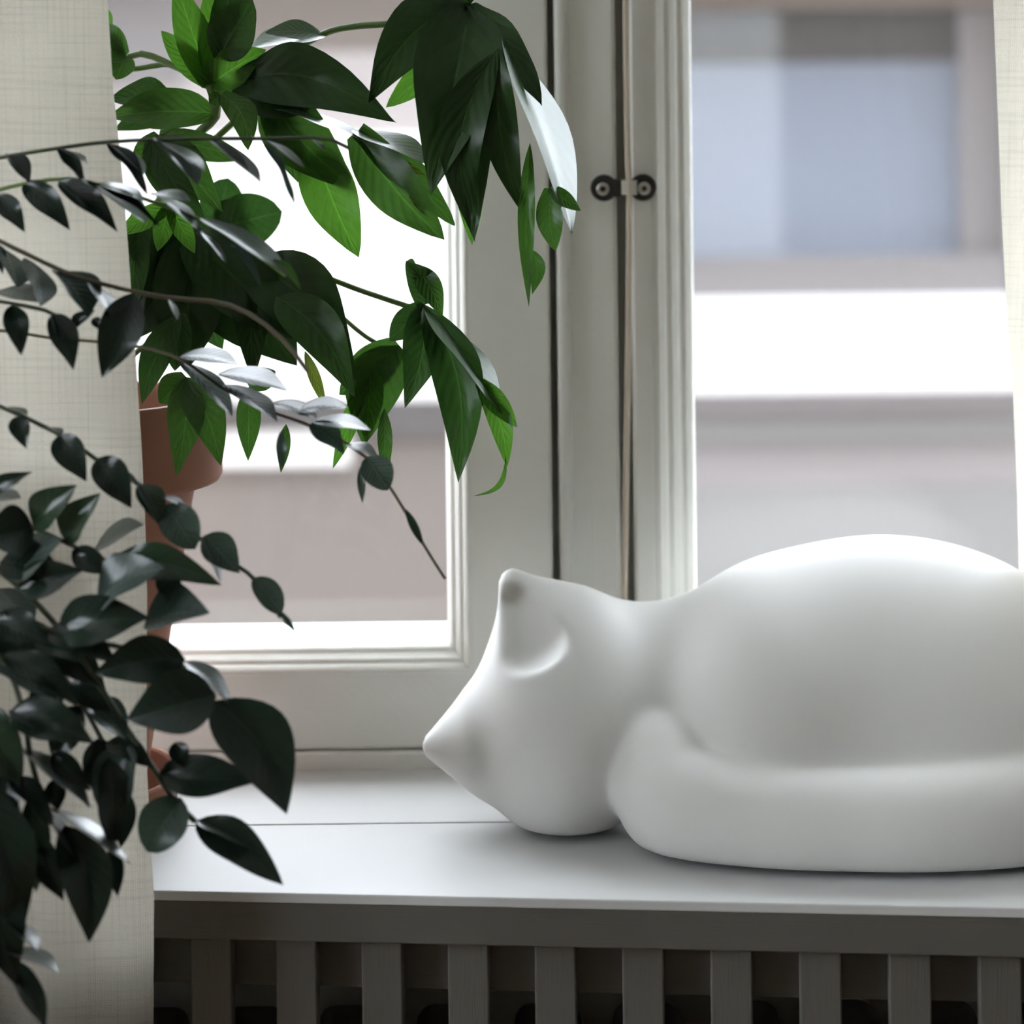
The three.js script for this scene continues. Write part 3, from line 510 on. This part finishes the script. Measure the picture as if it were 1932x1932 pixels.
  // pale frond in front of the clay pot
  frond([[-110, 640, 1.24], [120, 640, 1.25], [290, 660, 1.25], [345, 680, 1.25], [430, 738, 1.25], [520, 780, 1.25], [600, 808, 1.25], [690, 862, 1.25], [735, 918, 1.25], [770, 975, 1.25], [802, 1032, 1.25], [840, 1092, 1.25]], .0009, [
    [340, 672, 452, 690, 44, 1.25, 1.24, 'zzSheen', { roll: 77, bend: .06 }], [342, 682, 438, 786, 66, 1.25, 1.23, 'zzSheen', { roll: 77 }], [412, 705, 544, 738, 46, 1.25, 1.24, 'zzSheen', { roll: 77, bend: .06 }], [424, 726, 524, 795, 54, 1.25, 1.23, 'zzSheen', { roll: 77 }], [515, 760, 596, 790, 72, 1.25, 1.24, 'zzSheen', { roll: 77, shape: 'round' }], [560, 775, 656, 768, 26, 1.25, 1.24, 'zzSheen', { roll: 77 }],
    [590, 796, 700, 812, 26, 1.25, 1.24, 'zzSheen', { roll: 77 }], [584, 800, 650, 856, 44, 1.25, 1.24, 'under', { roll: 34 }], [655, 838, 712, 862, 26, 1.25, 1.24, 'silver', { roll: 74 }], [690, 862, 732, 925, 58, 1.25, 1.24, 'under', { roll: 12, shape: 'round' }], [680, 880, 684, 950, 16, 1.25, 1.24, 'under', { shape: 'long' }], [765, 960, 800, 1032, 16, 1.25, 1.25, 'zzGreen', { shape: 'long' }], [530, 812, 532, 885, 20, 1.25, 1.245, 'under', { shape: 'long' }]], LM.stemBrown);
  // lower mass
  frond([[-100, 1010, 1.12], [0, 1078, 1.12], [50, 1120, 1.12], [100, 1172, 1.12], [165, 1258, 1.12], [230, 1360, 1.12], [300, 1465, 1.12], [330, 1510, 1.12], [368, 1550, 1.12]], .0016, [
    [35, 1110, 158, 1076, 72, 1.115, 1.10, 'zz', { roll: 14 }], [20, 1085, 118, 1018, 60, 1.13, 1.12, 'zzSheen', { roll: 60 }], [182, 1142, 312, 1072, 80, 1.11, 1.09, 'zzSheen', { roll: 48, bend: .03 }], [108, 1192, 284, 1166, 96, 1.10, 1.08, 'zz', { roll: 20 }], [272, 1180, 396, 1156, 82, 1.10, 1.09, 'zzSheen', { roll: 54 }], [300, 1078, 348, 1140, 46, 1.13, 1.12, 'zzGreen'],
    [165, 1328, 240, 1398, 60, 1.12, 1.11, 'zzSheen', { roll: 42 }], [240, 1400, 214, 1562, 84, 1.12, 1.10, 'zzSheen', { roll: 32, wave: .08 }], [342, 1505, 278, 1608, 90, 1.12, 1.10, 'under', { roll: 10, shape: 'round' }], [368, 1548, 535, 1671, 76, 1.12, 1.09, 'zz', { roll: 16, bend: .02 }], [372, 1550, 478, 1605, 22, 1.117, 1.095, 'zzSheen', { roll: 66 }], [300, 1460, 492, 1472, 80, 1.12, 1.10, 'zz', { roll: 18, bend: -.04 }]]);
  frond([[-100, 960, 1.14], [20, 985, 1.14], [62, 996, 1.14], [125, 1024, 1.14], [180, 1050, 1.14], [230, 1070, 1.14]], .0012, [
    [-30, 935, 62, 890, 36, 1.14, 1.12, 'zz', { roll: 16 }], [-20, 945, 40, 940, 30, 1.14, 1.13, 'silver', { roll: 74 }], [64, 996, -30, 1020, 96, 1.14, 1.12, 'zz', { roll: 8 }], [62, 992, 146, 915, 66, 1.14, 1.12, 'zzGreen', { roll: 24, wave: .05 }], [122, 1022, 190, 930, 60, 1.14, 1.12, 'zzGreen', { roll: 28, wave: .05 }], [178, 1036, 272, 990, 84, 1.15, 1.14, 'silver', { roll: 74, wave: .04 }],
    [135, 1040, 218, 1082, 48, 1.13, 1.12, 'zz'], [205, 1062, 418, 1104, 70, 1.13, 1.11, 'zzGreen', { roll: 12, bend: .06 }], [0, 1060, 118, 1090, 80, 1.13, 1.12, 'zz', { roll: 30 }]]);
  frond([[-100, 1130, 1.1], [0, 1160, 1.1], [100, 1190, 1.1], [200, 1215, 1.1], [290, 1235, 1.1], [345, 1256, 1.1], [405, 1320, 1.1]], .0014, [
    [-10, 1170, 92, 1216, 66, 1.1, 1.08, 'zz', { roll: 20 }], [90, 1190, 220, 1250, 70, 1.1, 1.08, 'zz', { roll: 26 }], [350, 1245, 176, 1272, 90, 1.10, 1.08, 'zz', { roll: 10, bend: .04 }], [408, 1312, 238, 1358, 122, 1.09, 1.07, 'zz', { roll: 14, bend: -.02 }], [402, 1322, 541, 1537, 130, 1.1, 1.08, 'zz', { roll: 8, bend: .1 }], [348, 1248, 438, 1332, 34, 1.11, 1.10, 'zzSheen', { roll: 68, bend: .06 }], [330, 1400, 350, 1450, 40, 1.12, 1.11, 'zz']]);
  frond([[-100, 1200, 1.08], [0, 1240, 1.08], [40, 1330, 1.08], [60, 1440, 1.08], [90, 1530, 1.08], [125, 1590, 1.08]], .0015, [
    [-10, 1250, 110, 1328, 62, 1.08, 1.06, 'zzSheen', { roll: 46 }], [0, 1236, 148, 1334, 56, 1.085, 1.07, 'zz', { roll: 16, bend: .06 }], [18, 1345, 178, 1402, 82, 1.08, 1.06, 'zz', { roll: 20 }], [16, 1340, 120, 1402, 28, 1.077, 1.06, 'zzSheen', { roll: 68 }], [38, 1412, 172, 1526, 34, 1.08, 1.06, 'silver', { roll: 76, shape: 'long' }], [96, 1420, 172, 1492, 46, 1.09, 1.08, 'zz'], [205, 1430, 208, 1610, 64, 1.10, 1.09, 'zz', { roll: 20 }], [212, 1590, 222, 1692, 34, 1.10, 1.09, 'zz', { shape: 'long' }],
    [88, 1522, 246, 1630, 24, 1.08, 1.06, 'silver', { roll: 78, shape: 'long' }], [88, 1528, 148, 1632, 22, 1.08, 1.06, 'silver', { roll: 74, shape: 'long' }], [58, 1500, 68, 1684, 56, 1.085, 1.07, 'zzGreen', { roll: 8 }], [122, 1556, 168, 1780, 98, 1.08, 1.06, 'zz', { roll: 6, bend: .08 }], [-10, 1330, 30, 1530, 70, 1.09, 1.08, 'zzGreen'], [100, 1470, 110, 1530, 40, 1.095, 1.09, 'zz']]);
  frond([[-110, 1080, 1.13], [0, 1130, 1.13], [70, 1200, 1.13], [130, 1290, 1.13], [190, 1390, 1.13], [240, 1500, 1.13]], .0013, [
    [-10, 1110, 60, 1190, 60, 1.13, 1.11, 'zzSheen', { roll: 58 }], [40, 1170, 110, 1290, 66, 1.13, 1.12, 'zz', { roll: 10 }], [-20, 1190, 60, 1270, 74, 1.13, 1.12, 'zz', { roll: 16 }], [95, 1225, 200, 1300, 64, 1.13, 1.12, 'zz', { roll: 20 }], [70, 1210, 150, 1250, 40, 1.125, 1.11, 'zzSheen', { roll: 64 }],
    [130, 1290, 215, 1345, 56, 1.13, 1.12, 'zz', { roll: 14 }], [110, 1270, 60, 1370, 64, 1.13, 1.12, 'zz'], [150, 1330, 100, 1440, 66, 1.13, 1.12, 'zz', { roll: 8 }], [190, 1390, 180, 1500, 60, 1.13, 1.12, 'zz'], [200, 1400, 290, 1450, 46, 1.125, 1.11, 'zz', { roll: 30 }], [240, 1495, 228, 1600, 44, 1.13, 1.12, 'zz']]);
  frond([[-110, 1300, 1.07], [0, 1390, 1.07], [20, 1480, 1.07], [50, 1580, 1.07]], .0013, [
    [-30, 1380, 40, 1480, 80, 1.07, 1.06, 'zzGreen', { roll: 8 }], [10, 1440, -10, 1590, 80, 1.07, 1.06, 'zz', { roll: 8 }], [14, 1465, 100, 1560, 44, 1.065, 1.05, 'zz', { roll: 40 }], [45, 1570, 120, 1700, 60, 1.075, 1.06, 'zz', { roll: 10 }], [40, 1560, 20, 1720, 70, 1.07, 1.06, 'zz']]);
  frond([[-120, 1420, 1.05], [-40, 1500, 1.05], [0, 1610, 1.05], [12, 1720, 1.05], [20, 1800, 1.05], [40, 1860, 1.05]], .0015, [
    [-30, 1490, 40, 1760, 120, 1.05, 1.04, 'zz', { roll: 6 }], [-50, 1600, 30, 1860, 110, 1.05, 1.03, 'zz', { roll: 6 }], [14, 1735, 72, 1795, 34, 1.05, 1.03, 'silver', { roll: 74 }], [18, 1790, 110, 1835, 30, 1.05, 1.03, 'silver', { roll: 74 }], [16, 1812, 88, 1950, 46, 1.05, 1.03, 'zz', { roll: 22 }], [20, 1540, 52, 1700, 70, 1.055, 1.04, 'zz']]);
}

// ================================================================= OUTSIDE
{
  const D = 11.6, Z = ZC - D, bx = (x0, x1, y0, y1, out, back = .4) => { const a = at(x0, (y0 + y1) / 2, D).setY(at(1250, y1, D).y), b = at(x1, (y0 + y1) / 2, D).setY(at(1250, y0, D).y); return box(a.x, b.x, a.y, b.y, Z - back, Z + out); };
  struct(mesh('courtyard_ground', box(-25, 25, -7.2, -7, Z - 6, -WT - .02), M.asphalt));
  const bd = thing('apartment_building', 'pale plastered apartment building across the courtyard seen blurred through the window panes', 'building', V(0, -7, Z));
  const part = (name, geo, mat) => mesh(name, geo.translate(0, 7, -Z), mat, bd);
  const yT = at(0, -130, D).y;
  struct(mesh('added_wall_outer', mergeGeometries([box(-24, 24, RH + .2, 17, -WT, -.05), box(-24, -RX - .2, -7, RH + .2, -WT, -.05), box(RX + .2, 24, -7, RH + .2, -WT, -.05), box(-RX - .2, RX + .2, -7, -.1, -WT, -.05)]), M.facBrown));  // unseen high wall, added to keep sky light off the facade opposite
  const lo = (y) => at(1250, y, D).y;
  part('wall', box(-9, 9, -7, yT, Z - 1, Z - .6), M.facMauve);
  // right bay
  part('wall', box(at(1090, 0, D).x, 9, -7, lo(925), Z - .6, Z), M.facGrey);
  part('wall', box(at(1090, 0, D).x, 9, lo(925), lo(740), Z - .6, Z - .03), M.facMid);
  part('string_course', bx(1090, 3600, 798, 832, .03), M.facGrey);
  part('ledge', bx(1090, 3600, 566, 736, .16), M.facWhite);
  part('window_sill', bx(1090, 1980, 488, 566, -.02), M.facMauve);
  part('reflected_sky', bx(1200, 1818, 118, 492, -.16, .2), M.reflected_sky);  // blue-grey panel, colour stands in for sky reflected in the glass
  part('recess_shade', bx(1200, 1818, 16, 119, -.15, .26), M.facDark);  // dark panel painted as the shaded recess at the window head
  part('window_frame', bx(1818, 1900, 18, 492, -.08), M.facMauve);
  part('window_pane', bx(1200, 1818, 18, 492, -.14, .145), M.glass);
  part('lintel', bx(1090, 1980, -120, 18, -.02), M.facBrown);
  part('wall', box(at(1900, 0, D).x, 9, lo(566), yT, Z - .6, Z - .02), M.facGrey);
  // left bay
  part('wall', box(-9, at(1090, 0, D).x, -7, lo(830), Z - .6, Z), M.facBeige);
  part('wall', box(-9, at(1090, 0, D).x, lo(830), lo(742), Z - .6, Z - .04), M.facMauve);
  part('ledge', bx(-2500, 660, 806, 868, .05), M.facWhite);
  part('wall', box(-9, at(1090, 0, D).x, lo(742), lo(250), Z - .6, Z + .14), M.facWhite);
  part('wall', box(-9, at(1090, 0, D).x, lo(250), lo(90), Z - .6, Z + .02), M.facPink);
  part('wall', box(-9, at(1090, 0, D).x, lo(90), yT, Z - .6, Z), M.facBeige);
  part('shutter', bx(120, 345, -110, 140, .06), M.facMauve);
  part('roof', box(-9.2, 9.2, yT, yT + .2, Z - 6, Z + .3), M.facDark);
}

renderer.render(scene, camera);
